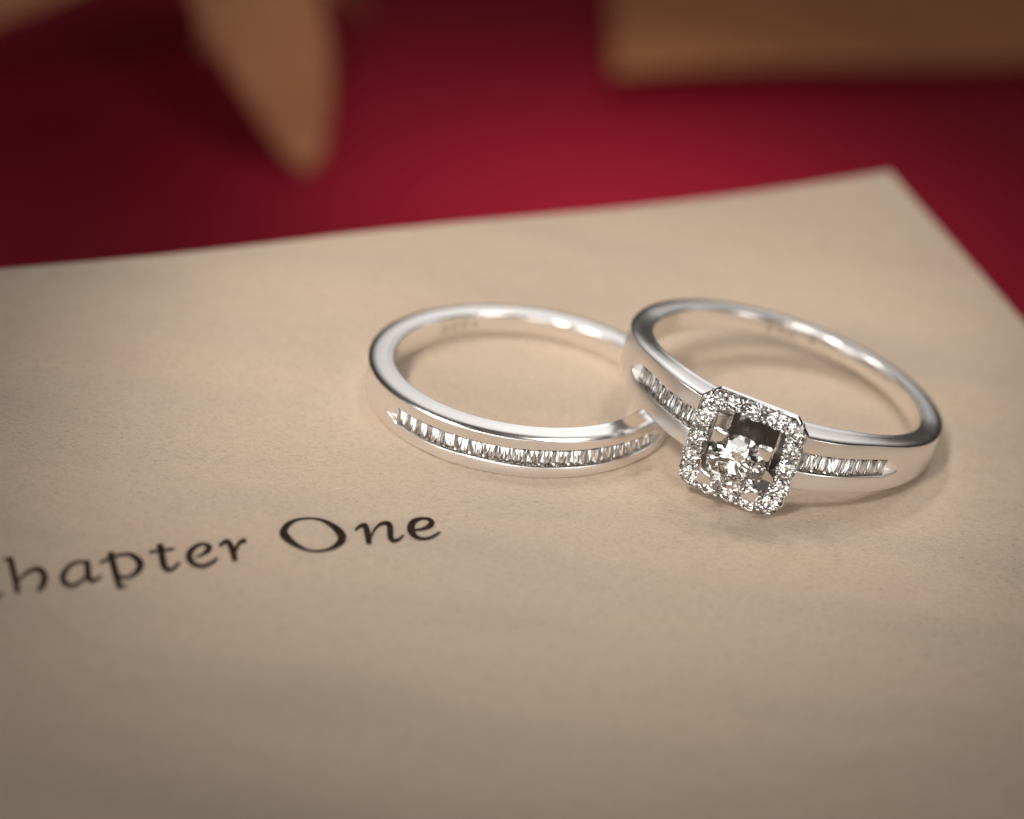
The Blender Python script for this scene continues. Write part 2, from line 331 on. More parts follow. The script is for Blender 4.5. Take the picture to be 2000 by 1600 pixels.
# ink outlines of the printed words: per letter, strokes of left/right edge points (mm, on the page)
LETTERS = [('c',[[[-28.05,-28.36,-27.89,-28.69],[-28.2,-28.6,-28.03,-28.92],[-28.34,-28.85,-28.17,-29.16],[-28.48,-29.08,-28.31,-29.4],[-28.62,-29.29,-28.47,-29.63],[-28.77,-29.46,-28.64,-29.82],[-28.94,-29.59,-28.82,-29.97],[-29.11,-29.7,-29.01,-30.09],[-29.3,-29.77,-29.21,-30.19],[-29.5,-29.83,-29.42,-30.26],[-29.7,-29.85,-29.64,-30.31],[-29.93,-29.85,-29.87,-30.34],[-30.18,-29.82,-30.13,-30.36],[-30.43,-29.76,-30.4,-30.36],[-30.67,-29.68,-30.66,-30.32],[-30.87,-29.57,-30.91,-30.24],[-31.04,-29.43,-31.14,-30.11],[-31.21,-29.26,-31.36,-29.94],[-31.35,-29.08,-31.56,-29.73],[-31.45,-28.9,-31.75,-29.47],[-31.51,-28.77,-31.9,-29.17],[-31.54,-28.67,-32.0,-28.81],[-31.56,-28.53,-32.05,-28.45],[-31.57,-28.36,-32.04,-28.11],[-31.56,-28.17,-31.99,-27.79],[-31.53,-27.97,-31.91,-27.5],[-31.46,-27.75,-31.8,-27.23],[-31.36,-27.5,-31.64,-26.99],[-31.24,-27.25,-31.47,-26.76],[-31.09,-27.02,-31.28,-26.56],[-30.94,-26.82,-31.1,-26.39],[-30.78,-26.66,-30.91,-26.26],[-30.61,-26.53,-30.71,-26.14],[-30.42,-26.42,-30.5,-26.06],[-30.22,-26.34,-30.29,-25.99],[-30.03,-26.28,-30.09,-25.93],[-29.81,-26.24,-29.86,-25.89],[-29.59,-26.24,-29.63,-25.86],[-29.36,-26.26,-29.4,-25.85],[-29.15,-26.29,-29.19,-25.85],[-28.99,-26.33,-29.01,-25.86],[-28.9,-26.37,-28.88,-25.89],[-28.86,-26.41,-28.78,-25.95],[-28.83,-26.46,-28.7,-26.02],[-28.78,-26.54,-28.65,-26.07],[-28.72,-26.61,-28.6,-26.1]]]),('h',[[[-28.37,-24.7,-28.06,-24.48],[-28.31,-24.91,-28.0,-24.69],[-28.25,-25.12,-27.94,-24.89],[-28.19,-25.33,-27.87,-25.1],[-28.13,-25.54,-27.81,-25.31],[-28.06,-25.76,-27.75,-25.53],[-28.0,-25.98,-27.68,-25.75],[-27.93,-26.21,-27.61,-25.97],[-27.86,-26.44,-27.54,-26.2],[-27.79,-26.68,-27.47,-26.45],[-27.71,-26.93,-27.39,-26.72],[-27.63,-27.22,-27.31,-27.01],[-27.54,-27.52,-27.23,-27.32],[-27.45,-27.84,-27.15,-27.65],[-27.36,-28.16,-27.06,-27.97],[-27.27,-28.48,-26.98,-28.29]],[[-28.56,-25.06,-28.62,-24.78],[-28.52,-25.05,-28.58,-24.76],[-28.48,-25.04,-28.54,-24.74],[-28.44,-25.03,-28.5,-24.72],[-28.4,-25.02,-28.46,-24.7],[-28.35,-25.01,-28.42,-24.67],[-28.31,-25.01,-28.39,-24.64],[-28.26,-25.01,-28.35,-24.6],[-28.22,-25.01,-28.32,-24.57],[-28.17,-25.01,-28.28,-24.53],[-28.13,-25.01,-28.25,-24.49]],[[-27.27,-27.21,-27.39,-27.08],[-27.21,-27.04,-27.35,-26.89],[-27.15,-26.87,-27.31,-26.7],[-27.1,-26.7,-27.27,-26.5],[-27.04,-26.54,-27.22,-26.31],[-26.98,-26.41,-27.17,-26.14],[-26.92,-26.28,-27.11,-25.98],[-26.86,-26.17,-27.05,-25.83],[-26.79,-26.06,-26.97,-25.7],[-26.73,-25.97,-26.9,-25.58],[-26.66,-25.91,-26.82,-25.47],[-26.59,-25.86,-26.73,-25.39],[-26.52,-25.83,-26.64,-25.32],[-26.45,-25.81,-26.54,-25.26],[-26.39,-25.82,-26.43,-25.24],[-26.35,-25.84,-26.32,-25.25],[-26.31,-25.88,-26.2,-25.32],[-26.26,-25.95,-26.09,-25.43],[-26.21,-26.04,-25.99,-25.56],[-26.16,-26.14,-25.91,-25.69],[-26.13,-26.22,-25.83,-25.84],[-26.12,-26.27,-25.77,-26.0],[-26.11,-26.32,-25.73,-26.17],[-26.1,-26.39,-25.7,-26.33],[-26.09,-26.48,-25.68,-26.47],[-26.08,-26.59,-25.67,-26.6],[-26.07,-26.68,-25.66,-26.74],[-26.06,-26.78,-25.66,-26.89],[-26.06,-26.88,-25.67,-27.03],[-26.06,-26.98,-25.68,-27.17],[-26.06,-27.07,-25.7,-27.31],[-26.06,-27.16,-25.73,-27.44],[-26.08,-27.26,-25.76,-27.56],[-26.09,-27.36,-25.79,-27.68],[-26.11,-27.45,-25.83,-27.78],[-26.12,-27.52,-25.87,-27.86],[-26.12,-27.55,-25.91,-27.93],[-26.12,-27.57,-25.95,-27.98],[-26.13,-27.59,-25.99,-28.0],[-26.15,-27.62,-26.02,-28.01],[-26.17,-27.66,-26.04,-28.01]]]),('a',[[[-23.74,-23.95,-23.7,-24.27],[-23.83,-23.95,-23.79,-24.29],[-23.91,-23.96,-23.87,-24.31],[-24.0,-23.96,-23.95,-24.32],[-24.09,-23.98,-24.03,-24.34],[-24.18,-24.0,-24.11,-24.38],[-24.27,-24.04,-24.18,-24.42],[-24.36,-24.09,-24.26,-24.47],[-24.44,-24.15,-24.33,-24.52],[-24.53,-24.23,-24.39,-24.59],[-24.61,-24.33,-24.45,-24.68],[-24.69,-24.46,-24.5,-24.79],[-24.77,-24.61,-24.55,-24.93],[-24.84,-24.77,-24.6,-25.08],[-24.9,-24.94,-24.64,-25.23],[-24.95,-25.1,-24.67,-25.38],[-24.99,-25.27,-24.69,-25.51],[-25.02,-25.45,-24.7,-25.65],[-25.04,-25.63,-24.71,-25.78],[-25.05,-25.81,-24.7,-25.91],[-25.05,-25.99,-24.7,-26.01],[-25.03,-26.16,-24.69,-26.09],[-25.0,-26.33,-24.67,-26.17],[-24.96,-26.49,-24.65,-26.24],[-24.91,-26.63,-24.63,-26.31],[-24.85,-26.76,-24.61,-26.36],[-24.78,-26.87,-24.59,-26.41],[-24.7,-26.96,-24.55,-26.46],[-24.62,-27.03,-24.52,-26.5],[-24.54,-27.08,-24.48,-26.55],[-24.46,-27.12,-24.43,-26.58],[-24.39,-27.14,-24.39,-26.6],[-24.31,-27.15,-24.35,-26.62],[-24.23,-27.14,-24.3,-26.63],[-24.16,-27.11,-24.25,-26.62],[-24.08,-27.06,-24.2,-26.6],[-24.0,-26.99,-24.15,-26.56],[-23.93,-26.91,-24.08,-26.51],[-23.85,-26.82,-24.02,-26.43],[-23.78,-26.71,-23.96,-26.35],[-23.72,-26.59,-23.9,-26.26],[-23.66,-26.46,-23.85,-26.16],[-23.61,-26.32,-23.8,-26.05],[-23.56,-26.18,-23.75,-25.92],[-23.51,-26.03,-23.7,-25.78],[-23.47,-25.9,-23.64,-25.65]],[[-23.93,-23.98,-23.62,-23.85],[-23.9,-24.14,-23.58,-24.0],[-23.87,-24.29,-23.55,-24.15],[-23.85,-24.44,-23.51,-24.3],[-23.82,-24.59,-23.48,-24.45],[-23.8,-24.74,-23.45,-24.6],[-23.77,-24.9,-23.41,-24.76],[-23.74,-25.07,-23.38,-24.93],[-23.71,-25.24,-23.35,-25.09],[-23.67,-25.4,-23.32,-25.24],[-23.64,-25.54,-23.29,-25.38],[-23.62,-25.66,-23.26,-25.5],[-23.59,-25.77,-23.24,-25.61],[-23.56,-25.9,-23.23,-25.68],[-23.51,-26.04,-23.22,-25.71],[-23.44,-26.16,-23.22,-25.73],[-23.37,-26.26,-23.21,-25.76],[-23.29,-26.32,-23.19,-25.81],[-23.2,-26.36,-23.16,-25.86],[-23.12,-26.37,-23.13,-25.89],[-23.03,-26.34,-23.11,-25.91],[-22.96,-26.28,-23.09,-25.9],[-22.9,-26.19,-23.06,-25.86],[-22.85,-26.1,-23.02,-25.8],[-22.81,-26.0,-22.97,-25.72],[-22.77,-25.92,-22.93,-25.64],[-22.73,-25.82,-22.9,-25.58],[-22.7,-25.73,-22.86,-25.51],[-22.68,-25.64,-22.83,-25.44],[-22.66,-25.55,-22.79,-25.36],[-22.63,-25.46,-22.76,-25.29]]]),('p',[[[-22.73,-22.87,-22.39,-22.6],[-22.66,-23.12,-22.32,-22.85],[-22.59,-23.37,-22.24,-23.1],[-22.52,-23.62,-22.17,-23.35],[-22.45,-23.87,-22.1,-23.6],[-22.38,-24.11,-22.03,-23.84],[-22.31,-24.35,-21.96,-24.08],[-22.25,-24.59,-21.89,-24.31],[-22.18,-24.82,-21.83,-24.55],[-22.11,-25.06,-21.76,-24.78],[-22.03,-25.31,-21.69,-25.03],[-21.95,-25.56,-21.62,-25.29],[-21.87,-25.82,-21.54,-25.55],[-21.78,-26.09,-21.47,-25.82],[-21.69,-26.35,-21.39,-26.1],[-21.6,-26.61,-21.31,-26.36]],[[-22.92,-24.21,-23.04,-23.94],[-22.87,-24.14,-22.99,-23.86],[-22.81,-24.07,-22.94,-23.78],[-22.76,-24.01,-22.89,-23.7],[-22.71,-23.94,-22.84,-23.62],[-22.65,-23.88,-22.78,-23.55],[-22.6,-23.83,-22.72,-23.48],[-22.54,-23.77,-22.65,-23.42],[-22.48,-23.71,-22.59,-23.36],[-22.41,-23.65,-22.52,-23.3],[-22.35,-23.59,-22.46,-23.24]],[[-21.53,-26.7,-21.6,-26.39],[-21.48,-26.67,-21.55,-26.37],[-21.43,-26.64,-21.5,-26.34],[-21.38,-26.61,-21.45,-26.31],[-21.33,-26.57,-21.4,-26.29],[-21.28,-26.53,-21.35,-26.26],[-21.22,-26.48,-21.31,-26.22],[-21.18,-26.43,-21.26,-26.19],[-21.13,-26.37,-21.21,-26.15],[-21.09,-26.32,-21.16,-26.11],[-21.04,-26.26,-21.11,-26.07]],[[-22.19,-23.32,-22.28,-22.97],[-22.11,-23.26,-22.2,-22.92],[-22.03,-23.2,-22.13,-22.85],[-21.95,-23.14,-22.05,-22.79],[-21.88,-23.1,-21.96,-22.73],[-21.8,-23.06,-21.88,-22.68],[-21.71,-23.02,-21.79,-22.63],[-21.62,-23.0,-21.69,-22.59],[-21.53,-22.98,-21.59,-22.55],[-21.45,-22.97,-21.5,-22.53],[-21.38,-22.99,-21.4,-22.52],[-21.33,-23.01,-21.31,-22.53],[-21.28,-23.05,-21.23,-22.55],[-21.24,-23.1,-21.15,-22.59],[-21.19,-23.17,-21.08,-22.64],[-21.14,-23.24,-21.01,-22.68],[-21.08,-23.31,-20.94,-22.74],[-21.02,-23.39,-20.86,-22.8],[-20.97,-23.47,-20.78,-22.88],[-20.93,-23.55,-20.7,-22.97],[-20.9,-23.61,-20.63,-23.07],[-20.87,-23.67,-20.57,-23.17],[-20.86,-23.71,-20.52,-23.29],[-20.85,-23.73,-20.47,-23.43],[-20.85,-23.74,-20.43,-23.59],[-20.84,-23.76,-20.42,-23.76],[-20.83,-23.81,-20.42,-23.93],[-20.83,-23.9,-20.43,-24.1],[-20.83,-24.01,-20.45,-24.25],[-20.84,-24.12,-20.48,-24.4],[-20.85,-24.22,-20.51,-24.53],[-20.86,-24.31,-20.55,-24.65],[-20.88,-24.41,-20.6,-24.76],[-20.9,-24.5,-20.65,-24.86],[-20.93,-24.6,-20.7,-24.95],[-20.96,-24.69,-20.75,-25.03],[-20.99,-24.77,-20.8,-25.11],[-21.02,-24.85,-20.85,-25.19],[-21.06,-24.92,-20.9,-25.27],[-21.1,-24.98,-20.96,-25.33],[-21.14,-25.03,-21.02,-25.39],[-21.18,-25.07,-21.08,-25.44],[-21.23,-25.11,-21.15,-25.48],[-21.29,-25.13,-21.21,-25.51],[-21.34,-25.15,-21.29,-25.53],[-21.38,-25.16,-21.36,-25.54],[-21.43,-25.16,-21.43,-25.52],[-21.48,-25.14,-21.5,-25.49],[-21.53,-25.11,-21.57,-25.45],[-21.59,-25.07,-21.62,-25.41],[-21.65,-25.04,-21.68,-25.37]]]),('t',[[[-20.02,-21.32,-19.66,-21.07],[-19.97,-21.5,-19.61,-21.25],[-19.92,-21.69,-19.56,-21.43],[-19.88,-21.86,-19.51,-21.61],[-19.83,-22.04,-19.47,-21.79],[-19.79,-22.21,-19.42,-21.98],[-19.75,-22.38,-19.38,-22.17],[-19.71,-22.56,-19.34,-22.35],[-19.68,-22.73,-19.3,-22.53],[-19.64,-22.91,-19.26,-22.69],[-19.6,-23.08,-19.23,-22.84],[-19.56,-23.23,-19.2,-22.98],[-19.52,-23.37,-19.16,-23.11],[-19.48,-23.51,-19.14,-23.23],[-19.43,-23.65,-19.11,-23.33],[-19.38,-23.78,-19.08,-23.41],[-19.32,-23.89,-19.06,-23.5],[-19.26,-23.99,-19.03,-23.58],[-19.19,-24.09,-19.01,-23.64],[-19.11,-24.16,-18.99,-23.68],[-19.02,-24.21,-18.99,-23.7],[-18.94,-24.22,-18.97,-23.72],[-18.86,-24.19,-18.94,-23.72],[-18.79,-24.14,-18.9,-23.71],[-18.73,-24.07,-18.86,-23.69],[-18.68,-24.0,-18.82,-23.65],[-18.62,-23.9,-18.78,-23.6],[-18.57,-23.8,-18.73,-23.52],[-18.52,-23.69,-18.69,-23.43],[-18.48,-23.58,-18.65,-23.33],[-18.45,-23.48,-18.61,-23.25],[-18.42,-23.37,-18.58,-23.17],[-18.39,-23.27,-18.56,-23.09],[-18.37,-23.18,-18.53,-23.01],[-18.36,-23.09,-18.51,-22.93],[-18.34,-22.99,-18.48,-22.85]],[[-20.28,-22.42,-20.35,-22.12],[-20.18,-22.36,-20.25,-22.06],[-20.08,-22.31,-20.15,-22.0],[-19.98,-22.26,-20.05,-21.94],[-19.88,-22.2,-19.95,-21.88],[-19.78,-22.16,-19.85,-21.83],[-19.69,-22.11,-19.75,-21.78],[-19.59,-22.07,-19.65,-21.73],[-19.49,-22.02,-19.55,-21.69],[-19.39,-21.98,-19.46,-21.65],[-19.3,-21.93,-19.37,-21.6],[-19.21,-21.88,-19.28,-21.55],[-19.12,-21.82,-19.2,-21.5],[-19.04,-21.77,-19.11,-21.45],[-18.96,-21.71,-19.03,-21.4],[-18.87,-21.66,-18.95,-21.35]]]),('e',[[[-17.5,-22.28,-17.56,-22.1],[-17.42,-22.21,-17.5,-22.01],[-17.35,-22.14,-17.43,-21.91],[-17.27,-22.07,-17.37,-21.82],[-17.2,-22.0,-17.3,-21.73],[-17.12,-21.91,-17.25,-21.63],[-17.05,-21.83,-17.2,-21.52],[-16.98,-21.73,-17.16,-21.4],[-16.91,-21.64,-17.12,-21.28],[-16.84,-21.53,-17.09,-21.17],[-16.79,-21.43,-17.07,-21.09],[-16.76,-21.31,-17.06,-21.02],[-16.73,-21.19,-17.06,-20.99],[-16.72,-21.03,-17.07,-20.99],[-16.74,-20.85,-17.06,-21.03],[-16.79,-20.68,-17.05,-21.06],[-16.87,-20.57,-17.05,-21.04],[-16.96,-20.51,-17.07,-20.97],[-17.04,-20.46,-17.12,-20.89],[-17.13,-20.44,-17.17,-20.83],[-17.21,-20.43,-17.21,-20.79],[-17.28,-20.43,-17.26,-20.77],[-17.36,-20.45,-17.31,-20.78],[-17.43,-20.48,-17.36,-20.81],[-17.5,-20.52,-17.41,-20.85],[-17.57,-20.57,-17.46,-20.91],[-17.64,-20.64,-17.51,-20.98],[-17.72,-20.73,-17.56,-21.07],[-17.79,-20.83,-17.61,-21.18],[-17.86,-20.94,-17.66,-21.29],[-17.93,-21.05,-17.7,-21.4],[-17.99,-21.18,-17.73,-21.52],[-18.04,-21.31,-17.75,-21.64],[-18.09,-21.46,-17.77,-21.77],[-18.13,-21.62,-17.78,-21.87],[-18.16,-21.8,-17.78,-21.95],[-18.17,-21.98,-17.77,-22.01],[-18.15,-22.16,-17.76,-22.07],[-18.13,-22.34,-17.75,-22.13],[-18.09,-22.5,-17.73,-22.2],[-18.04,-22.64,-17.71,-22.27],[-17.98,-22.78,-17.69,-22.35],[-17.91,-22.9,-17.66,-22.43],[-17.83,-23.01,-17.62,-22.51],[-17.75,-23.11,-17.58,-22.59],[-17.66,-23.19,-17.53,-22.66],[-17.58,-23.26,-17.48,-22.72],[-17.49,-23.31,-17.42,-22.77],[-17.39,-23.34,-17.36,-22.82],[-17.3,-23.36,-17.29,-22.86],[-17.21,-23.37,-17.23,-22.88],[-17.12,-23.36,-17.16,-22.88],[-17.03,-23.34,-17.1,-22.87],[-16.94,-23.3,-17.03,-22.85],[-16.86,-23.25,-16.96,-22.81],[-16.78,-23.19,-16.9,-22.77],[-16.71,-23.11,-16.84,-22.72],[-16.64,-23.03,-16.78,-22.66],[-16.57,-22.93,-16.73,-22.58],[-16.51,-22.83,-16.67,-22.5],[-16.45,-22.72,-16.61,-22.41],[-16.4,-22.61,-16.56,-22.32],[-16.34,-22.48,-16.51,-22.22],[-16.29,-22.35,-16.45,-22.1],[-16.25,-22.22,-16.39,-21.98],[-16.2,-22.09,-16.34,-21.87]]]),('r',[[[-16.26,-20.78,-16.38,-20.61],[-16.22,-20.7,-16.36,-20.5],[-16.17,-20.61,-16.33,-20.39],[-16.13,-20.53,-16.3,-20.27],[-16.09,-20.46,-16.27,-20.16],[-16.05,-20.41,-16.23,-20.06],[-16.01,-20.36,-16.19,-19.97],[-15.97,-20.32,-16.14,-19.89],[-15.94,-20.3,-16.08,-19.81],[-15.93,-20.3,-16.01,-19.76],[-15.94,-20.31,-15.91,-19.75],[-15.94,-20.32,-15.81,-19.81],[-15.92,-20.36,-15.73,-19.9],[-15.89,-20.43,-15.66,-20.0],[-15.85,-20.52,-15.6,-20.12],[-15.81,-20.62,-15.54,-20.24],[-15.77,-20.74,-15.48,-20.39],[-15.73,-20.88,-15.42,-20.55],[-15.68,-21.03,-15.36,-20.72],[-15.64,-21.19,-15.31,-20.9],[-15.59,-21.35,-15.26,-21.08],[-15.55,-21.51,-15.21,-21.27],[-15.5,-21.68,-15.17,-21.46],[-15.46,-21.85,-15.13,-21.65],[-15.41,-22.04,-15.1,-21.84],[-15.36,-22.22,-15.06,-22.02]],[[-15.24,-21.08,-15.41,-21.01],[-15.23,-20.95,-15.41,-20.88],[-15.22,-20.82,-15.41,-20.75],[-15.21,-20.7,-15.4,-20.62],[-15.2,-20.59,-15.39,-20.48],[-15.18,-20.49,-15.38,-20.35],[-15.16,-20.39,-15.36,-20.22],[-15.13,-20.28,-15.34,-20.09],[-15.11,-20.2,-15.32,-19.96],[-15.08,-20.12,-15.28,-19.83],[-15.05,-20.07,-15.23,-19.71],[-15.02,-20.03,-15.16,-19.6],[-14.97,-20.0,-15.09,-19.53],[-14.91,-19.96,-15.02,-19.48],[-14.84,-19.92,-14.95,-19.43],[-14.77,-19.87,-14.89,-19.38]]]),('o',[[[-12.49,-18.22,-12.98,-18.27],[-12.5,-18.15,-12.97,-18.01],[-12.51,-18.01,-12.93,-17.77],[-12.51,-17.84,-12.88,-17.54],[-12.49,-17.67,-12.8,-17.32],[-12.46,-17.51,-12.72,-17.13],[-12.42,-17.35,-12.63,-16.97],[-12.35,-17.2,-12.52,-16.83],[-12.28,-17.05,-12.41,-16.7],[-12.19,-16.91,-12.29,-16.58],[-12.08,-16.78,-12.16,-16.48],[-11.95,-16.67,-12.01,-16.4],[-11.8,-16.57,-11.85,-16.32],[-11.64,-16.49,-11.68,-16.26],[-11.48,-16.42,-11.51,-16.2],[-11.33,-16.38,-11.35,-16.16],[-11.18,-16.36,-11.2,-16.14],[-11.04,-16.35,-11.05,-16.12],[-10.91,-16.37,-10.91,-16.11],[-10.77,-16.4,-10.76,-16.12],[-10.64,-16.47,-10.62,-16.15],[-10.5,-16.55,-10.46,-16.2],[-10.37,-16.67,-10.31,-16.26],[-10.24,-16.8,-10.15,-16.33],[-10.11,-16.95,-10.0,-16.42],[-9.99,-17.09,-9.85,-16.53],[-9.88,-17.25,-9.71,-16.64],[-9.77,-17.42,-9.56,-16.78],[-9.68,-17.59,-9.42,-16.93],[-9.59,-17.75,-9.3,-17.09],[-9.54,-17.89,-9.19,-17.26],[-9.5,-17.99,-9.1,-17.44],[-9.48,-18.06,-9.03,-17.65],[-9.47,-18.1,-8.98,-17.88],[-9.46,-18.12,-8.96,-18.13],[-9.45,-18.16,-8.98,-18.38],[-9.45,-18.24,-9.03,-18.61],[-9.47,-18.37,-9.1,-18.81],[-9.5,-18.52,-9.19,-18.99],[-9.55,-18.69,-9.29,-19.14],[-9.6,-18.84,-9.38,-19.28],[-9.66,-18.98,-9.48,-19.41],[-9.74,-19.12,-9.59,-19.52],[-9.82,-19.25,-9.7,-19.62],[-9.91,-19.37,-9.82,-19.71],[-10.01,-19.48,-9.94,-19.79],[-10.12,-19.57,-10.06,-19.87],[-10.24,-19.65,-10.19,-19.93],[-10.36,-19.72,-10.32,-19.99],[-10.48,-19.77,-10.45,-20.03],[-10.6,-19.8,-10.58,-20.07],[-10.73,-19.81,-10.71,-20.09],[-10.85,-19.81,-10.84,-20.1],[-10.98,-19.79,-10.98,-20.09],[-11.1,-19.76,-11.12,-20.08],[-11.23,-19.7,-11.26,-20.05],[-11.36,-19.62,-11.4,-20.0],[-11.49,-19.51,-11.55,-19.94],[-11.63,-19.39,-11.71,-19.86],[-11.76,-19.27,-11.85,-19.78],[-11.88,-19.14,-11.99,-19.69],[-11.99,-19.0,-12.13,-19.6],[-12.1,-18.86,-12.26,-19.5],[-12.2,-18.72,-12.39,-19.39],[-12.28,-18.59,-12.51,-19.28],[-12.36,-18.46,-12.61,-19.16],[-12.42,-18.35,-12.7,-19.05],[-12.47,-18.27,-12.79,-18.93],[-12.48,-18.22,-12.87,-18.77],[-12.49,-18.22,-12.95,-18.54],[-12.49,-18.22,-12.98,-18.27]]]),('n',[[[-8.49,-17.13,-8.59,-16.97],[-8.43,-17.02,-8.54,-16.84],[-8.37,-16.9,-8.5,-16.7],[-8.31,-16.8,-8.45,-16.56],[-8.25,-16.71,-8.39,-16.42],[-8.2,-16.66,-8.33,-16.3],[-8.15,-16.63,-8.27,-16.21],[-8.1,-16.61,-8.19,-16.13],[-8.06,-16.61,-8.11,-16.07],[-8.04,-16.62,-8.02,-16.05],[-8.04,-16.63,-7.91,-16.1],[-8.06,-16.63,-7.82,-16.22],[-8.06,-16.67,-7.76,-16.37],[-8.04,-16.76,-7.72,-16.52],[-8.02,-16.89,-7.68,-16.65],[-7.99,-17.03,-7.65,-16.78],[-7.97,-17.17,-7.62,-16.93],[-7.94,-17.32,-7.58,-17.1],[-7.91,-17.48,-7.55,-17.28],[-7.87,-17.65,-7.52,-17.45],[-7.84,-17.8,-7.49,-17.61],[-7.82,-17.95,-7.47,-17.76],[-7.79,-18.09,-7.45,-17.92],[-7.76,-18.23,-7.43,-18.06],[-7.74,-18.37,-7.41,-18.21],[-7.71,-18.51,-7.39,-18.35]],[[-7.46,-17.65,-7.57,-17.59],[-7.43,-17.46,-7.54,-17.4],[-7.41,-17.27,-7.52,-17.21],[-7.38,-17.09,-7.5,-17.01],[-7.35,-16.91,-7.48,-16.82],[-7.31,-16.76,-7.44,-16.63],[-7.27,-16.62,-7.4,-16.46],[-7.22,-16.48,-7.35,-16.3],[-7.16,-16.36,-7.29,-16.15],[-7.11,-16.25,-7.23,-16.01],[-7.05,-16.17,-7.17,-15.88],[-6.99,-16.1,-7.09,-15.77],[-6.92,-16.05,-7.01,-15.68],[-6.85,-16.01,-6.93,-15.61],[-6.79,-16.0,-6.84,-15.55],[-6.74,-16.0,-6.76,-15.52],[-6.72,-16.03,-6.67,-15.52],[-6.69,-16.07,-6.58,-15.55],[-6.68,-16.11,-6.5,-15.61],[-6.67,-16.16,-6.42,-15.71],[-6.66,-16.2,-6.36,-15.85],[-6.66,-16.24,-6.31,-16.02],[-6.65,-16.32,-6.28,-16.2],[-6.64,-16.45,-6.27,-16.36],[-6.62,-16.6,-6.26,-16.5],[-6.61,-16.74,-6.24,-16.63],[-6.59,-16.88,-6.23,-16.77],[-6.58,-17.02,-6.21,-16.92],[-6.57,-17.17,-6.2,-17.05],[-6.54,-17.34,-6.19,-17.14],[-6.51,-17.5,-6.18,-17.2],[-6.46,-17.63,-6.17,-17.26],[-6.4,-17.74,-6.16,-17.31],[-6.33,-17.83,-6.15,-17.35],[-6.26,-17.89,-6.14,-17.39],[-6.18,-17.93,-6.13,-17.42],[-6.1,-17.93,-6.11,-17.44],[-6.02,-17.89,-6.08,-17.45],[-5.96,-17.84,-6.03,-17.45],[-5.9,-17.78,-5.98,-17.43],[-5.84,-17.71,-5.94,-17.41],[-5.79,-17.64,-5.9,-17.37],[-5.75,-17.55,-5.87,-17.32],[-5.71,-17.46,-5.83,-17.25],[-5.68,-17.37,-5.8,-17.18],[-5.65,-17.3,-5.76,-17.11],[-5.62,-17.23,-5.73,-17.05],[-5.6,-17.16,-5.71,-17.0],[-5.57,-17.09,-5.68,-16.94],[-5.55,-17.03,-5.66,-16.88],[-5.53,-16.96,-5.63,-16.82]]]),('e',[[[-4.96,-16.31,-4.99,-16.11],[-4.86,-16.27,-4.9,-16.04],[-4.76,-16.23,-4.8,-15.98],[-4.66,-16.18,-4.7,-15.91],[-4.56,-16.14,-4.61,-15.85],[-4.46,-16.09,-4.54,-15.77],[-4.37,-16.04,-4.46,-15.68],[-4.28,-15.98,-4.4,-15.58],[-4.19,-15.92,-4.34,-15.48],[-4.11,-15.84,-4.29,-15.39],[-4.04,-15.76,-4.25,-15.31],[-3.98,-15.65,-4.23,-15.23],[-3.92,-15.54,-4.21,-15.16],[-3.88,-15.39,-4.2,-15.12],[-3.85,-15.22,-4.2,-15.11],[-3.86,-15.0,-4.2,-15.16],[-3.92,-14.82,-4.18,-15.18],[-3.99,-14.7,-4.19,-15.13],[-4.07,-14.63,-4.21,-15.05],[-4.15,-14.57,-4.25,-14.98],[-4.24,-14.54,-4.29,-14.92],[-4.32,-14.53,-4.34,-14.88],[-4.4,-14.53,-4.4,-14.86],[-4.49,-14.54,-4.48,-14.85],[-4.58,-14.56,-4.55,-14.87],[-4.67,-14.59,-4.62,-14.9],[-4.76,-14.63,-4.7,-14.96],[-4.86,-14.67,-4.77,-15.05],[-4.97,-14.73,-4.85,-15.16],[-5.07,-14.8,-4.91,-15.26],[-5.16,-14.89,-4.95,-15.36],[-5.24,-15.0,-4.98,-15.45],[-5.3,-15.12,-4.99,-15.53],[-5.36,-15.27,-5.0,-15.62],[-5.41,-15.42,-5.0,-15.69],[-5.44,-15.58,-5.0,-15.76],[-5.46,-15.76,-4.99,-15.83],[-5.46,-15.94,-4.98,-15.89],[-5.45,-16.13,-4.97,-15.96],[-5.43,-16.31,-4.96,-16.03],[-5.38,-16.48,-4.95,-16.1],[-5.33,-16.64,-4.94,-16.2],[-5.26,-16.78,-4.92,-16.31],[-5.18,-16.91,-4.9,-16.42],[-5.09,-17.02,-4.87,-16.53],[-5.0,-17.12,-4.83,-16.62],[-4.9,-17.19,-4.79,-16.69],[-4.81,-17.23,-4.73,-16.76],[-4.71,-17.26,-4.66,-16.82],[-4.61,-17.28,-4.59,-16.87],[-4.52,-17.28,-4.52,-16.9],[-4.42,-17.26,-4.44,-16.91],[-4.33,-17.24,-4.36,-16.9],[-4.24,-17.2,-4.28,-16.87],[-4.15,-17.15,-4.2,-16.84],[-4.06,-17.09,-4.13,-16.79],[-3.98,-17.02,-4.06,-16.73],[-3.9,-16.94,-3.99,-16.66],[-3.83,-16.86,-3.92,-16.59],[-3.76,-16.77,-3.86,-16.5],[-3.69,-16.67,-3.79,-16.42],[-3.63,-16.57,-3.73,-16.33],[-3.57,-16.46,-3.67,-16.24],[-3.51,-16.34,-3.61,-16.14],[-3.46,-16.23,-3.55,-16.05],[-3.4,-16.12,-3.48,-15.95]]])]

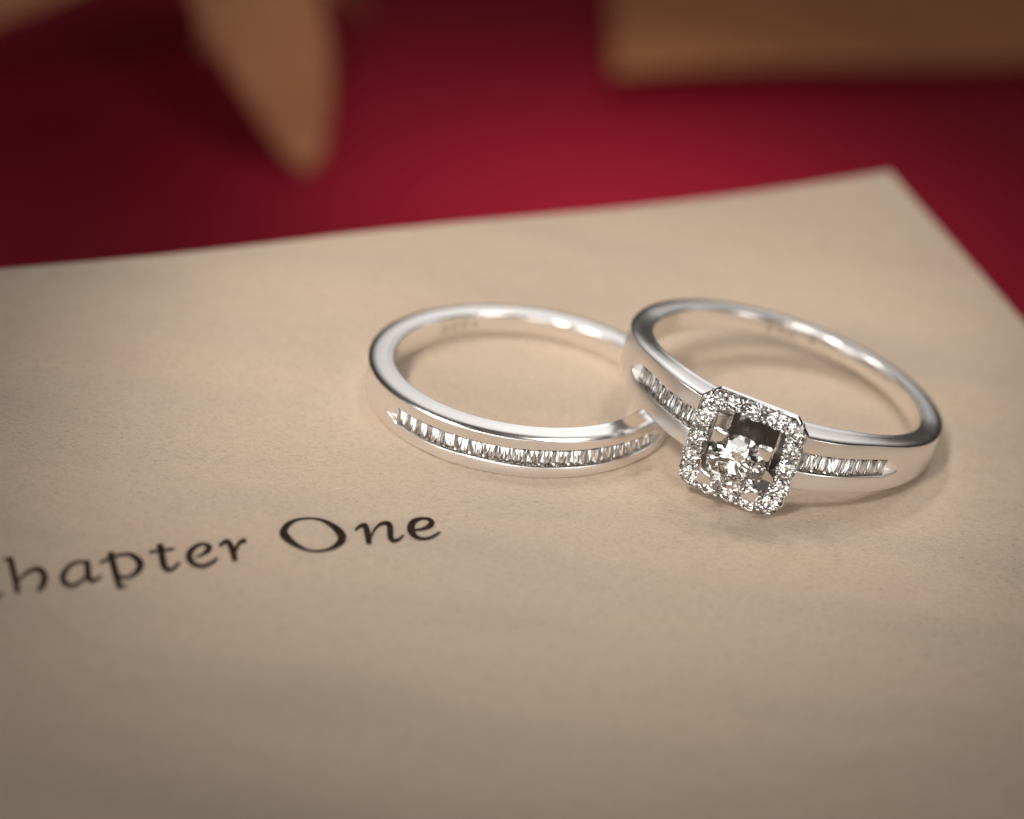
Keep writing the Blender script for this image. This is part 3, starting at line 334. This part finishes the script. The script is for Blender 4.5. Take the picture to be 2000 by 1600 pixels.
# ------------------------------------------------------------------ setting: red cloth
FLOOR = -30.0
s = 320.0
verts, faces = [], []
n = 60
for i in range(n + 1):
    for j in range(n + 1):
        x, y = -s + 2 * s * i / n, -s + 2 * s * j / n
        z = FLOOR
        if y > 20:
            z += 0.35 * math.sin(x * 0.07 + 1.2) * math.sin(y * 0.05)
        verts.append((x, y, z - 0.4))
for i in range(n):
    for j in range(n):
        a = i * (n + 1) + j
        faces.append((a, a + n + 1, a + n + 2, a + 1))
tag(place('red_cloth', mesh_data('red_cloth', verts, faces, M_CLOTH, 60)), kind='structure')

# ------------------------------------------------------------------ book page
# page frame: corner, direction along the head edge (towards the left) and down the outer edge
CORNER = Vector((25.3, 40.2, 0))
E_LEFT = Vector((-34.6 - 25.4, 10.4 - 40.2, 0)).normalized()
E_DOWN = Vector((33.9 - 25.4, 20.7 - 40.2, 0)).normalized()
W_PAGE, H_PAGE = 92.0, 135.0
page_root = empty('book_page', Matrix.Translation((0, 0, 0)))
tag(page_root, 'yellowed book page printed with the words Chapter One, lying under both rings', 'book page')

def page_point(u, v):
    p = CORNER + E_LEFT * u + E_DOWN * v
    # the loose corner lifts off and bends back
    c = max(0.0, 1 - (u * 0.75 + v * 0.8) / 11.0)
    lift = 1.05 * c * c
    p = p + Vector((E_LEFT.x + E_DOWN.x, E_LEFT.y + E_DOWN.y, 0)) * (0.8 * c * c)
    # edges sag a hair, as worn paper does
    z = lift + 0.10 * math.sin(u * 0.19 + 0.7) * math.exp(-v / 5.0) + 0.12 * math.sin(v * 0.16) * math.exp(-u / 4.0)
    return Vector((p.x, p.y, z))

nu, nv = 100, 130
us = [W_PAGE * (i / nu) ** 1.3 for i in range(nu + 1)]
vs = [H_PAGE * (j / nv) ** 1.3 for j in range(nv + 1)]
verts, faces = [], []
for dz in (0.0, -0.12):
    for u in us:
        for v in vs:
            p = page_point(u, v)
            verts.append((p.x, p.y, p.z + dz))
k = (nu + 1) * (nv + 1)
idx = lambda i, j: i * (nv + 1) + j
for i in range(nu):
    for j in range(nv):
        a, b, c, d = idx(i, j), idx(i + 1, j), idx(i + 1, j + 1), idx(i, j + 1)
        faces.append((a, b, c, d))
        faces.append((k + d, k + c, k + b, k + a))
border = [idx(i, 0) for i in range(nu + 1)] + [idx(nu, j) for j in range(1, nv + 1)] + \
         [idx(i, nv) for i in range(nu - 1, -1, -1)] + [idx(0, j) for j in range(nv - 1, 0, -1)]
for a, b in zip(border, border[1:] + border[:1]):
    faces.append((b, a, k + a, k + b))
place('leaf', mesh_data('leaf', verts, faces, M_PAPER, 50), page_root)
# the stack of leaves under it
def slab(u0, u1, v0, v1, z0, z1):
    q = [CORNER + E_LEFT * u + E_DOWN * v for u, v in ((u0, v0), (u1, v0), (u1, v1), (u0, v1))]
    return convex_prism([(p.x, p.y, z0) for p in q], [(p.x, p.y, z1) for p in q])
random.seed(3)
z = FLOOR + 0.02
vv, ff = [], []
while z < -0.40:
    t = random.uniform(0.9, 1.6)
    z1 = min(z + t, -0.30)
    a = random.uniform(0.5, 1.0)
    v_, f_ = slab(a, W_PAGE - 0.5, random.uniform(0.5, 1.0), H_PAGE - 0.6, z, z1)
    o = len(vv)
    vv += v_
    ff += [tuple(i + o for i in f) for f in f_]
    z = z1 + 0.012
place('leaf_stack', mesh_data('leaf_stack', vv, ff, M_PAPER), page_root)

# printed letters: thin ink films on the leaf
h = 0.010
for ch, strokes in LETTERS:
    vv, ff = [], []
    for st in strokes:
        h += 0.0025
        o = len(vv)
        for ax, ay, bx, by in st:
            vv += [(ax, ay, h), (bx, by, h)]
        for i in range(len(st) - 1):
            a = o + 2 * i
            ff.append((a, a + 1, a + 3, a + 2))
    place('letter', mesh_data('letter', vv, ff, M_INK), page_root)

# ------------------------------------------------------------------ gem shapes
def brilliant(r, table=0.56, crown=0.305, pav=0.86, girdle=0.04):
    V, F = [], []
    rt, rs, rp = r * table, r * 0.80, r * 0.26
    zt = r * crown
    g0, g1 = -r * girdle / 2, r * girdle / 2
    zc = -r * pav
    P = lambda rad, ang, z: (rad * math.cos(ang), rad * math.sin(ang), z)
    a8 = [k * math.pi / 4 for k in range(8)]
    for a in a8: V.append(P(rt, a, zt))                                   # 0..7 table
    zs = zt - (rs * math.cos(math.pi / 8) - rt) * (zt - g1) / (r - rt)
    for a in a8: V.append(P(rs, a + math.pi / 8, zs))                     # 8..15 star tips
    for k in range(16): V.append(P(r, k * math.pi / 8, g1))               # 16..31
    for k in range(16): V.append(P(r, k * math.pi / 8, g0))               # 32..47
    zp = zc + (rp * math.cos(math.pi / 8)) * (g0 - zc) / r
    for a in a8: V.append(P(rp, a + math.pi / 8, zp))                     # 48..55
    V.append((0, 0, zc))                                                  # 56
    F.append(tuple(range(8)))
    for k in range(8):
        k1, km = (k + 1) % 8, (k - 1) % 8
        F.append((k, 8 + k, k1))
        F.append((k, 8 + km, 16 + 2 * k, 8 + k))
        F.append((8 + k, 16 + 2 * k, 16 + 2 * k + 1))
        F.append((8 + k, 16 + 2 * k + 1, 16 + (2 * k + 2) % 16))
        F.append((48 + k, 32 + 2 * k + 1, 32 + 2 * k))
        F.append((48 + k, 32 + (2 * k + 2) % 16, 32 + 2 * k + 1))
        F.append((56, 48 + k, 32 + 2 * k, 48 + km))
    for k in range(16):
        k1 = (k + 1) % 16
        F.append((16 + k, 32 + k, 32 + k1, 16 + k1))
    return V, F

def small_brilliant(r):
    V, F = [], []
    P = lambda rad, ang, z: (rad * math.cos(ang), rad * math.sin(ang), z)
    for k in range(8): V.append(P(r * 0.56, (k + .5) * math.pi / 4, r * 0.32))
    for k in range(8): V.append(P(r, k * math.pi / 4, r * 0.02))
    for k in range(8): V.append(P(r, k * math.pi / 4, -r * 0.03))
    V.append((0, 0, -r * 0.85))
    F.append(tuple(range(8)))
    for k in range(8):
        k1, km = (k + 1) % 8, (k - 1) % 8
        F.append((k, 8 + k, 8 + k1))
        F.append((k, km, 8 + k))
        F.append((8 + k, 16 + k, 16 + k1, 8 + k1))
        F.append((16 + k, 24, 16 + k1))
    return V, F

def baguette(w, hgt):
    V, F = [], []
    def rect(fx, fy, z):
        i = len(V)
        a, b = w / 2 * fx, hgt / 2 * fy
        V.extend([(-a, -b, z), (a, -b, z), (a, b, z), (-a, b, z)])
        return i
    t = rect(0.82, 0.84, 0.0)
    c = rect(1.0, 1.0, -0.08)
    g = rect(1.0, 1.0, -0.12)
    q = rect(0.62, 0.82, -0.38)
    e = rect(0.10, 0.66, -0.58)
    for i0, dz in ((q, 0.045), (e, 0.07)):        # pavilion cut a touch deeper at the top
        for k in range(4):
            x_, y_, z_ = V[i0 + k]
            V[i0 + k] = (x_, y_, z_ + (dz if y_ < 0 else -dz))
    F.append((t, t + 1, t + 2, t + 3))
    for a, b in ((t, c), (c, g), (g, q), (q, e)):
        for k in range(4):
            k1 = (k + 1) % 4
            F.append((a + k, b + k, b + k1, a + k1))
    F.append((e + 3, e + 2, e + 1, e))
    return V, F

# ------------------------------------------------------------------ band profile
def band_profile(ri, ro, z0, z1, gz, gw, gd, lip, dome):
    """closed (r, z) outline; groove at height gz, width gw, depth gd; gd = 0 leaves the wall plain"""
    P = []
    def arc(cx, cz, rx, rz, a0, a1, n=5):
        for i in range(n + 1):
            a = math.radians(a0 + (a1 - a0) * i / n)
            P.append((cx + rx * math.cos(a), cz + rz * math.sin(a)))
    f = min(0.17, (z1 - z0) * 0.16)
    # outer bottom corner, going up the outside
    arc(ro - f, z0 + f, f, f, -90, 0)
    e = 0.05
    hw = gw / 2
    P.append((ro, gz - hw - e * 1.6))
    P.append((ro - e * (gd > 0.02) * 0.4, gz - hw - e * 0.5))
    P.append((ro - min(gd, e), gz - hw))
    P.append((ro - gd, gz - hw + 0.02))
    P.append((ro - gd, gz + hw - 0.02))
    P.append((ro - min(gd, e), gz + hw))
    P.append((ro - e * (gd > 0.02) * 0.4, gz + hw + e * 0.5))
    P.append((ro, gz + hw + e * 1.6))
    # outer top: tight edge then a shallow bevel strip
    arc(ro - 0.07, z1 - lip - 0.07, 0.07, 0.07, 0, 62, 4)
    P.append((ro - 0.42, z1 - 0.035))
    # gently domed top face
    w = (ro - 0.42) - (ri + f)
    for t in (0.15, 0.4, 0.65, 0.85):
        P.append((ro - 0.42 - w * t, z1 - 0.035 + dome * math.sin(math.pi * t)))
    arc(ri + f, z1 - f, f, f, 90, 180)
    # inside wall, comfort fit
    for t in (0.33, 0.66):
        P.append((ri - 0.05, z1 - f - (z1 - z0 - 2 * f) * t))
    arc(ri + f, z0 + f, f, f, 180, 270)
    return P

def band(fn, count=420):
    rings = []
    for i in range(count):
        a = 2 * math.pi * i / count
        rings.append([(r * math.cos(a), r * math.sin(a), z) for r, z in fn(a)])
    return loft(rings)

def satin_outside(me, dark):
    # the outer wall is a little more worn than the polished top and inside
    me.materials.append(M_SATIN)
    me.materials.append(M_RECESS_SHADE)        # dark tint painting the shade under the head
    for p in me.polygons:
        c = p.center
        r = math.hypot(c.x, c.y)
        outward = (p.normal.x * c.x + p.normal.y * c.y) / r > 0.75
        if dark(math.atan2(c.y, c.x), r / U, c.z / U, outward):
            p.material_index = dark(math.atan2(c.y, c.x), r / U, c.z / U, outward)
        elif outward:
            p.material_index = 1
    return me

def hallmark(parent, radius, a0, zc, glyphs, size):
    """worn stamp inside a band: a row of small pressed strokes"""
    vv, ff = [], []
    def bar(ac, zcn, da, dz):
        o = len(vv)
        for rr in (radius, radius - 0.012):
            for sa, sz in ((-1, -1), (1, -1), (1, 1), (-1, 1)):
                a = ac + sa * da / radius / 2
                vv.append((rr * math.cos(a), rr * math.sin(a), zcn + sz * dz / 2))
        ff.extend([(o, o + 1, o + 2, o + 3), (o + 7, o + 6, o + 5, o + 4), (o, o + 4, o + 5, o + 1),
                   (o + 1, o + 5, o + 6, o + 2), (o + 2, o + 6, o + 7, o + 3), (o + 3, o + 7, o + 4, o)])
    for off, g in glyphs:
        vv.clear(); ff.clear()
        a = a0 - off / radius
        if g == 'o':
            bar(a - size * .28 / radius, zc, size * .17, size)
            bar(a + size * .28 / radius, zc, size * .17, size)
            bar(a, zc + size * .42, size * .39, size * .16)
            bar(a, zc - size * .42, size * .39, size * .16)
        else:
            bar(a, zc, size * .5, size * .5)
        place('hallmark', mesh_data('hallmark', list(vv), list(ff), M_MARK), parent)

# ------------------------------------------------------------------ ring with the plain channel (wedding band)
R1O, R1I = 10.0, 8.33
C1 = Vector((0.4727, 1.5382, 0.015))
PH1 = math.radians(-104.0)
ring_a = empty('wedding_ring', Matrix.Translation(C1 * U))
tag(ring_a, 'slim white gold band with one row of baguette diamonds, lying flat on the page', 'ring')
def h1(a):
    return 2.18 + 0.72 * math.cos(a - PH1)
NB = 20
A0, A1 = math.radians(-140.0), math.radians(-31.0)
G1A, G1B = math.radians(-148.5), math.radians(-22.0)
def groove1(a):
    a = wrap(a)
    if a <= G1A or a >= G1B:
        return 0.0
    return min(1.0, (a - G1A) / math.radians(8.5), (G1B - a) / math.radians(8.5))
def gz1(a): return h1(a) * 0.505
def gw1(a): return min(1.18, h1(a) * 0.43)
def prof1(a):
    g = groove1(a)
    return band_profile(R1I, R1O, 0.0, h1(a), gz1(a) - 0.12 * (1 - g), 0.12 + (gw1(a) - 0.12) * g, 0.80 * sstep(0.1, 1.0, g), 0.12, 0.015)
place('band', satin_outside(mesh_data('wedding_band', *band(prof1), M_GOLD, 38), lambda a, r, z, o: 1 if R1O - 0.9 < r < R1O - 0.06 and abs(z - gz1(a)) < 0.62 and not (A0 < a < A1) else 0), ring_a)

step = (A1 - A0) / NB
random.seed(11)
for i in range(NB):
    a = A0 + (i + 0.5) * step
    w = step * (R1O - 0.1) * random.uniform(0.945, 0.97)
    me = mesh_data('baguette', *baguette(w, gw1(a) * 1.0), M_GEM)
    nrm = Vector((math.cos(a), math.sin(a), 0))
    tan = Vector((-math.sin(a), math.cos(a), 0))
    tilt = Matrix.Rotation(math.radians(random.uniform(-2.5, 2.5)), 4, 'X') @ Matrix.Rotation(math.radians(random.uniform(-3, 3)), 4, 'Y')
    m = frame_matrix(tan, Vector((0, 0, 1)), nrm, nrm * (R1O - random.uniform(0.05, 0.09)) + Vector((0, 0, gz1(a))))
    place('baguette_diamond', me, ring_a, m @ tilt)
hallmark(ring_a, R1I - 0.045, math.radians(131), 0.95, [(0, 'o'), (0.75, 'o'), (1.5, 'o'), (2.3, 'x')], 0.6)

# ------------------------------------------------------------------ ring with the square halo (engagement ring)
RV = Vector((-0.0866, 0.1666, -0.2323))
C2 = Vector((16.9579, 1.8621, 2.6457 + 0.18))
R2O, R2I, RH, S = 10.47, 8.96, 11.03, 3.50
ang = RV.length
M2 = Matrix.Translation(C2 * U) @ Matrix.Rotation(ang, 4, RV.normalized())
ring_b = empty('engagement_ring', M2)
tag(ring_b, 'white gold ring with square diamond halo and round centre stone, leaning on the slim band', 'ring')
def d2(a):                       # angle away from the head, in degrees
    return abs(math.degrees(wrap(a + math.pi / 2)))
def h2(a):
    w = (1 + math.cos(wrap(a + math.pi / 2))) / 2
    return 1.26 + 1.90 * w
def ro2(a):
    d = d2(a)
    shoulder = 0.42 * (1 - sstep(16, 50, d))
    under = -1.55 * (1 - sstep(9, 15, d))
    return R2O + shoulder + under
def ri2(a):
    return R2I - 0.30 * (1 - sstep(10, 60, d2(a)))
def groove2(a):
    d = d2(a)
    if d > 60 or d < 16.5:
        return 0.0
    return min(1.0, (60 - d) / 7.5, (d - 16.5) / 1.2)
def rise2(a): return 0.65 * (1 - sstep(35, 100, d2(a)))     # shoulders stand higher on the side away from the page
def gz2(a): return -0.03 * h2(a) + 0.50 * (1 - sstep(35, 100, d2(a)))
def gw2(a): return 0.42 * h2(a)
def prof2(a):
    g = groove2(a)
    h = h2(a)
    return band_profile(ri2(a), ro2(a), -h / 2, h / 2 + rise2(a), gz2(a) - 0.15 * (1 - g) * (d2(a) > 30), 0.12 + (gw2(a) - 0.12) * g, 0.80 * sstep(0.1, 1.0, g), 0.10, 0.02)
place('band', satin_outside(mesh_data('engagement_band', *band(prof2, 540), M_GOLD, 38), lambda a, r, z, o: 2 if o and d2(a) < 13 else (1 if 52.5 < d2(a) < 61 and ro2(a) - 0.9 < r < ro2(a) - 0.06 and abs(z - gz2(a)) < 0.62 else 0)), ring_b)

for side in (-1, 1):
    nb = 7
    d0, d1 = 18.8, 52.5
    for i in range(nb):
        d = d0 + (d1 - d0) * (i + 0.5) / nb
        a = -math.pi / 2 + side * math.radians(d)
        w = math.radians((d1 - d0) / nb) * (R2O + 0.1) * random.uniform(0.945, 0.97)
        me = mesh_data('baguette', *baguette(w, gw2(a)), M_GEM)
        nrm = Vector((math.cos(a), math.sin(a), 0))
        tan = Vector((-math.sin(a), math.cos(a), 0))
        tilt = Matrix.Rotation(math.radians(random.uniform(-2.5, 2.5)), 4, 'X') @ Matrix.Rotation(math.radians(random.uniform(-3, 3)), 4, 'Y')
        m = frame_matrix(tan, Vector((0, 0, 1)), nrm, nrm * (ro2(a) - random.uniform(0.05, 0.09)) + Vector((0, 0, gz2(a))))
        place('baguette_diamond', me, ring_b, m @ tilt)
hallmark(ring_b, R2I - 0.045, math.radians(108), 0.0, [(0, 'o'), (0.75, 'o'), (1.5, 'o'), (2.9, 'x')], 0.6)

# head frame: x to the right, y along the ring axis, z outwards
HEAD = frame_matrix(Vector((1, 0, 0)), Vector((0, 0, 1)), Vector((0, -1, 0)), Vector((-0.15, -RH, -0.12)))

def chamfer_square(half, c, z, scallop=None):
    p = half
    return [(p, -p + c, z), (p, p - c, z), (p - c, p, z), (-p + c, p, z),
            (-p, p - c, z), (-p, -p + c, z), (-p + c, -p, z), (p - c, -p, z)]
CH = 0.98
prof = [(0.30, -1.15), (0.10, -0.62), (0.0, -0.52), (0.0, -0.17), (0.015, -0.125), (0.05, -0.11), (0.10, -0.12), (0.13, -0.20), (0.13, -0.62),
        (1.03, -0.62), (1.03, -0.20), (1.06, -0.12), (1.12, -0.11), (1.15, -0.16), (1.15, -0.85), (1.08, -1.15)]
rings = [chamfer_square(S - d, max(0.12, CH - d * 0.586), z) for d, z in prof]
# loft across the profile, each section an eight-sided loop
v_, f_ = loft(rings)
halo = place('halo_frame', mesh_data('halo_frame', v_, [tuple(reversed(f)) for f in f_], M_GOLD2, 30), ring_b, HEAD)
# halo stones
GR = 0.645
q = S - 0.60
qc = 2.62
stops = [(-qc, qc), (-1.38, q), (0, q), (1.38, q), (qc, qc), (q, 1.38), (q, 0), (q, -1.38),
         (qc, -qc), (1.38, -q), (0, -q), (-1.38, -q), (-qc, -qc), (-q, -1.38), (-q, 0), (-q, 1.38)]
halo_me = mesh_data('halo_stone', *brilliant(GR), M_GEM)
for i, (x, y) in enumerate(stops):
    m = Matrix.Translation(Vector((x, y, 0.02)) * U) @ Matrix.Rotation(random.uniform(0, 6.28), 4, 'Z') @ \
        Matrix.Rotation(math.radians(random.uniform(-5, 5)), 4, 'X') @ Matrix.Rotation(math.radians(random.uniform(-5, 5)), 4, 'Y')
    place('halo_diamond', halo_me, halo, m)
# beads that hold them: little posts with round heads
def bead_mesh(r, depth):
    V, F = [], []
    k = 8
    rings = [(r * 0.9, -depth), (r, -0.05), (r * 0.93, r * 0.38), (r * 0.66, r * 0.75), (r * 0.25, r * 0.97)]
    for rad, z in rings:
        for i in range(k):
            a = 2 * math.pi * i / k
            V.append((rad * math.cos(a), rad * math.sin(a), z))
    for l in range(len(rings) - 1):
        for i in range(k):
            j = (i + 1) % k
            F.append((l * k + i, l * k + j, (l + 1) * k + j, (l + 1) * k + i))
    F.append(tuple(len(V) - k + i for i in range(k)))
    return V, F
bead_me = mesh_data('bead', *bead_mesh(0.155, 0.62), M_GOLD2, 60)
for i in range(16):
    a, b = Vector(stops[i]), Vector(stops[(i + 1) % 16])
    mid = (a + b) / 2
    nr = Vector((-(b - a).y, (b - a).x)).normalized()
    for sgn, off in ((1, 0.44), (-1, 0.44)):
        p = mid + nr * sgn * off
        place('bead', bead_me, halo, Matrix.Translation(Vector((p.x, p.y, random.uniform(-0.02, 0.05))) * U))
for sx in (-1, 1):
    for sy in (-1, 1):
        place('bead', bead_me, halo, Matrix.Translation(Vector((sx * (qc + 0.33), sy * (qc + 0.33), -0.02)) * U))

# basket with four claws and the centre stone
NC = 1.75
centre = place('round_diamond', mesh_data('round_diamond', *brilliant(1.88, girdle=0.03), M_GEM), ring_b,
               HEAD @ Matrix.Translation(Vector((0, 0, NC)) * U) @ Matrix.Rotation(math.radians(9), 4, 'Z'))
def claw():
    # rounded three-cornered tip with a softened rim, on a slim tapering post
    zt = NC + 0.42
    tri = [Vector((2.72, 0.0)), Vector((2.02, 0.62)), Vector((1.66, 0.0)), Vector((2.02, -0.62))]
    rad = [0.10, 0.14, 0.30, 0.14]
    outline = []
    for k in range(4):
        p, a, c = tri[k], tri[k - 1], tri[(k + 1) % 4]
        d0, d1 = (a - p).normalized(), (c - p).normalized()
        s0, s1 = p + d0 * rad[k] * 1.2, p + d1 * rad[k] * 1.2
        for t in (0.0, 0.33, 0.67, 1.0):
            outline.append(s0 * (1 - t) ** 2 + p * 2 * t * (1 - t) + s1 * t * t)
    cen = Vector((2.10, 0.0))
    n = len(outline)
    def ring(f, z, fx=None):
        return [(cen.x + (q.x - cen.x) * (fx or f), q.y * f, z) for q in outline]
    low = [(x * 0.50 + 0.10, y, -2.3) for x, y, z in ring(0.36, 0)]
    rings = [low, ring(0.42, NC - 0.15, 0.36), ring(0.98, NC + 0.16, 0.92), ring(1.08, zt - 0.12), ring(1.04, zt - 0.04), ring(0.92, zt), ring(0.45, zt + 0.02)]
    V = [p for r in rings for p in r]
    F = [tuple(range(n - 1, -1, -1)), tuple(range((len(rings) - 1) * n, len(rings) * n))]
    for l in range(len(rings) - 1):
        for i in range(n):
            j = (i + 1) % n
            F.append((l * n + i, l * n + j, (l + 1) * n + j, (l + 1) * n + i))
    return V, F
claw_me = mesh_data('claw', *claw(), M_CLAW, 55)
for k in range(4):
    place('claw', claw_me, ring_b, HEAD @ Matrix.Rotation(math.radians(45 + 90 * k), 4, 'Z'))
# closed gallery wall between halo and band
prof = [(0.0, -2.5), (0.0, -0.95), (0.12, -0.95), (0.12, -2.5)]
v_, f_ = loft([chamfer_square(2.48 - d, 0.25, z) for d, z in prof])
place('gallery_wall', mesh_data('gallery_wall', v_, [tuple(reversed(f)) for f in f_], M_RECESS_SHADE, 30), ring_b, HEAD)  # wall coloured dark in place of the shade within the basket

# ------------------------------------------------------------------ background things, far out of focus
# flat old sheet, its near edge lifted off the cloth
a0, a1, b0 = Vector((5.5, 114.0, 0)), Vector((43.4, 128.0, 0)), Vector((4.8, 133.4, 0))
du, dv = (a1 - a0).normalized(), (b0 - a0).normalized()
nu, nv = 40, 40
verts, faces = [], []
for dz in (0.0, -0.25):
    for i in range(nu + 1):
        for j in range(nv + 1):
            u, v = 75.0 * i / nu, 60.0 * j / nv
            p = a0 + du * u + dv * v
            z = FLOOR + 0.5 + 1.3 * math.exp(-v / 9.0) + 0.3 * math.sin(u * 0.13)
            verts.append((p.x, p.y, z + dz))
k = (nu + 1) * (nv + 1)
idx = lambda i, j: i * (nv + 1) + j
for i in range(nu):
    for j in range(nv):
        a, b, c, d = idx(i, j), idx(i + 1, j), idx(i + 1, j + 1), idx(i, j + 1)
        faces.append((a, b, c, d))
        faces.append((k + d, k + c, k + b, k + a))
border = [idx(i, 0) for i in range(nu + 1)] + [idx(nu, j) for j in range(1, nv + 1)] + \
         [idx(i, nv) for i in range(nu - 1, -1, -1)] + [idx(0, j) for j in range(nv - 1, 0, -1)]
for a, b in zip(border, border[1:] + border[:1]):
    faces.append((b, a, k + a, k + b))
tag(place('old_sheet', mesh_data('old_sheet', verts, faces, M_OLD, 50)),
    'blurred brown sheet with a straight near edge, lying on the red cloth behind', 'paper sheet')

# dried flower
flower = empty('dried_flower', Matrix.Translation(Vector((-31.0, 112.0, FLOOR)) * U))
tag(flower, 'blurred tan dried flower with a long drooping petal, on the red cloth', 'flower')
FC = Vector((-31.0, 112.0, FLOOR))
def petal(path, widths, cup, name='petal'):
    # path: world points from root to tip; widths: full width at each
    n_l, n_w = 24, 8
    verts, faces = [], []
    P = [Vector(p) for p in path]
    def cat(arr, t):
        x = t * (len(arr) - 1)
        i = min(int(x), len(arr) - 2)
        f = x - i
        g = lambda j: arr[min(max(j, 0), len(arr) - 1)]
        a, b, c, d = g(i - 1), g(i), g(i + 1), g(i + 2)
        return 0.5 * (2 * b + (c - a) * f + (2 * a - 5 * b + 4 * c - d) * f * f + (-a + 3 * b - 3 * c + d) * f ** 3)
    for dz in (0.0, -0.35):
        for i in range(n_l + 1):
            t = i / n_l
            p = cat(P, t)
            tg = (cat(P, min(1, t + .02)) - cat(P, max(0, t - .02))).normalized()
            sd = tg.cross(Vector((0, 0, 1))).normalized()
            w = max(0.05, cat(widths, t))
            for j in range(n_w + 1):
                s_ = j / n_w * 2 - 1
                q_ = p + sd * (s_ * w / 2) + Vector((0, 0, -cup * (s_ * s_) * w * 0.12 + 0.25 * math.sin(t * 9 + s_ * 2) * (1 - t) + dz))
                q_ = q_ - FC
                verts.append(tuple(q_))
    k = (n_l + 1) * (n_w + 1)
    idx = lambda i, j: i * (n_w + 1) + j
    for i in range(n_l):
        for j in range(n_w):
            a, b, c, d = idx(i, j), idx(i, j + 1), idx(i + 1, j + 1), idx(i + 1, j)
            faces.append((a, b, c, d))
            faces.append((k + d, k + c, k + b, k + a))
    border = [idx(i, 0) for i in range(n_l + 1)] + [idx(n_l, j) for j in range(1, n_w + 1)] + \
             [idx(i, n_w) for i in range(n_l - 1, -1, -1)] + [idx(0, j) for j in range(n_w - 1, 0, -1)]
    for a, b in zip(border, border[1:] + border[:1]):
        faces.append((a, b, k + b, k + a))
    place(name, mesh_data(name, verts, faces, M_PETAL, 60), flower)
petal([(-31, 112, -17.0), (-29.0, 106.5, -15.6), (-27.4, 102.3, -16.2), (-25.5, 98.1, -18.0), (-23.7, 95.5, -20.5), (-21.8, 93.1, -24.0), (-20.6, 91.5, -27.5), (-19.9, 89.7, -29.3)],
      [5.0, 9.5, 10.8, 11.4, 10.4, 7.8, 4.2, 0.6], 1.0)
petal([(-32, 111, -17.0), (-38.6, 106.5, -16.0), (-45.0, 102.5, -18.0), (-50.0, 100.0, -21.0), (-54, 98.5, -25)], [5.0, 9.5, 11.0, 8.0, 2.0], 1.0)
petal([(-30, 112, -17.2), (-25, 110.8, -17.0), (-21.5, 110.6, -19.5), (-19, 112.5, -23), (-17.5, 115, -26)], [4.0, 6.0, 6.0, 4.0, 1.5], 0.8)
petal([(-32, 113, -17.0), (-40, 116, -15.5), (-48, 118, -18.0), (-56, 119, -24)], [5, 11, 12, 2], 0.8)
petal([(-31, 114, -17.0), (-30, 122, -15.5), (-29, 130, -18), (-28, 137, -24)], [5, 11, 12, 2], 0.8)
# flower heart and short stem down to the cloth
rings = []
for rad, z in ((1.1, 0.4), (1.3, 6.0), (2.6, 10.0), (4.2, 12.5), (3.6, 14.2), (1.2, 14.8)):
    rings.append([(rad * math.cos(a * math.pi / 6), rad * math.sin(a * math.pi / 6), z) for a in range(12)])
v_, f_ = loft(rings, closed=False)
f_ = [tuple(f) for f in f_] + [tuple(range(11, -1, -1)), tuple(len(v_) - 12 + i for i in range(12))]
place('flower_heart', mesh_data('flower_heart', v_, f_, M_PETAL, 60), flower)
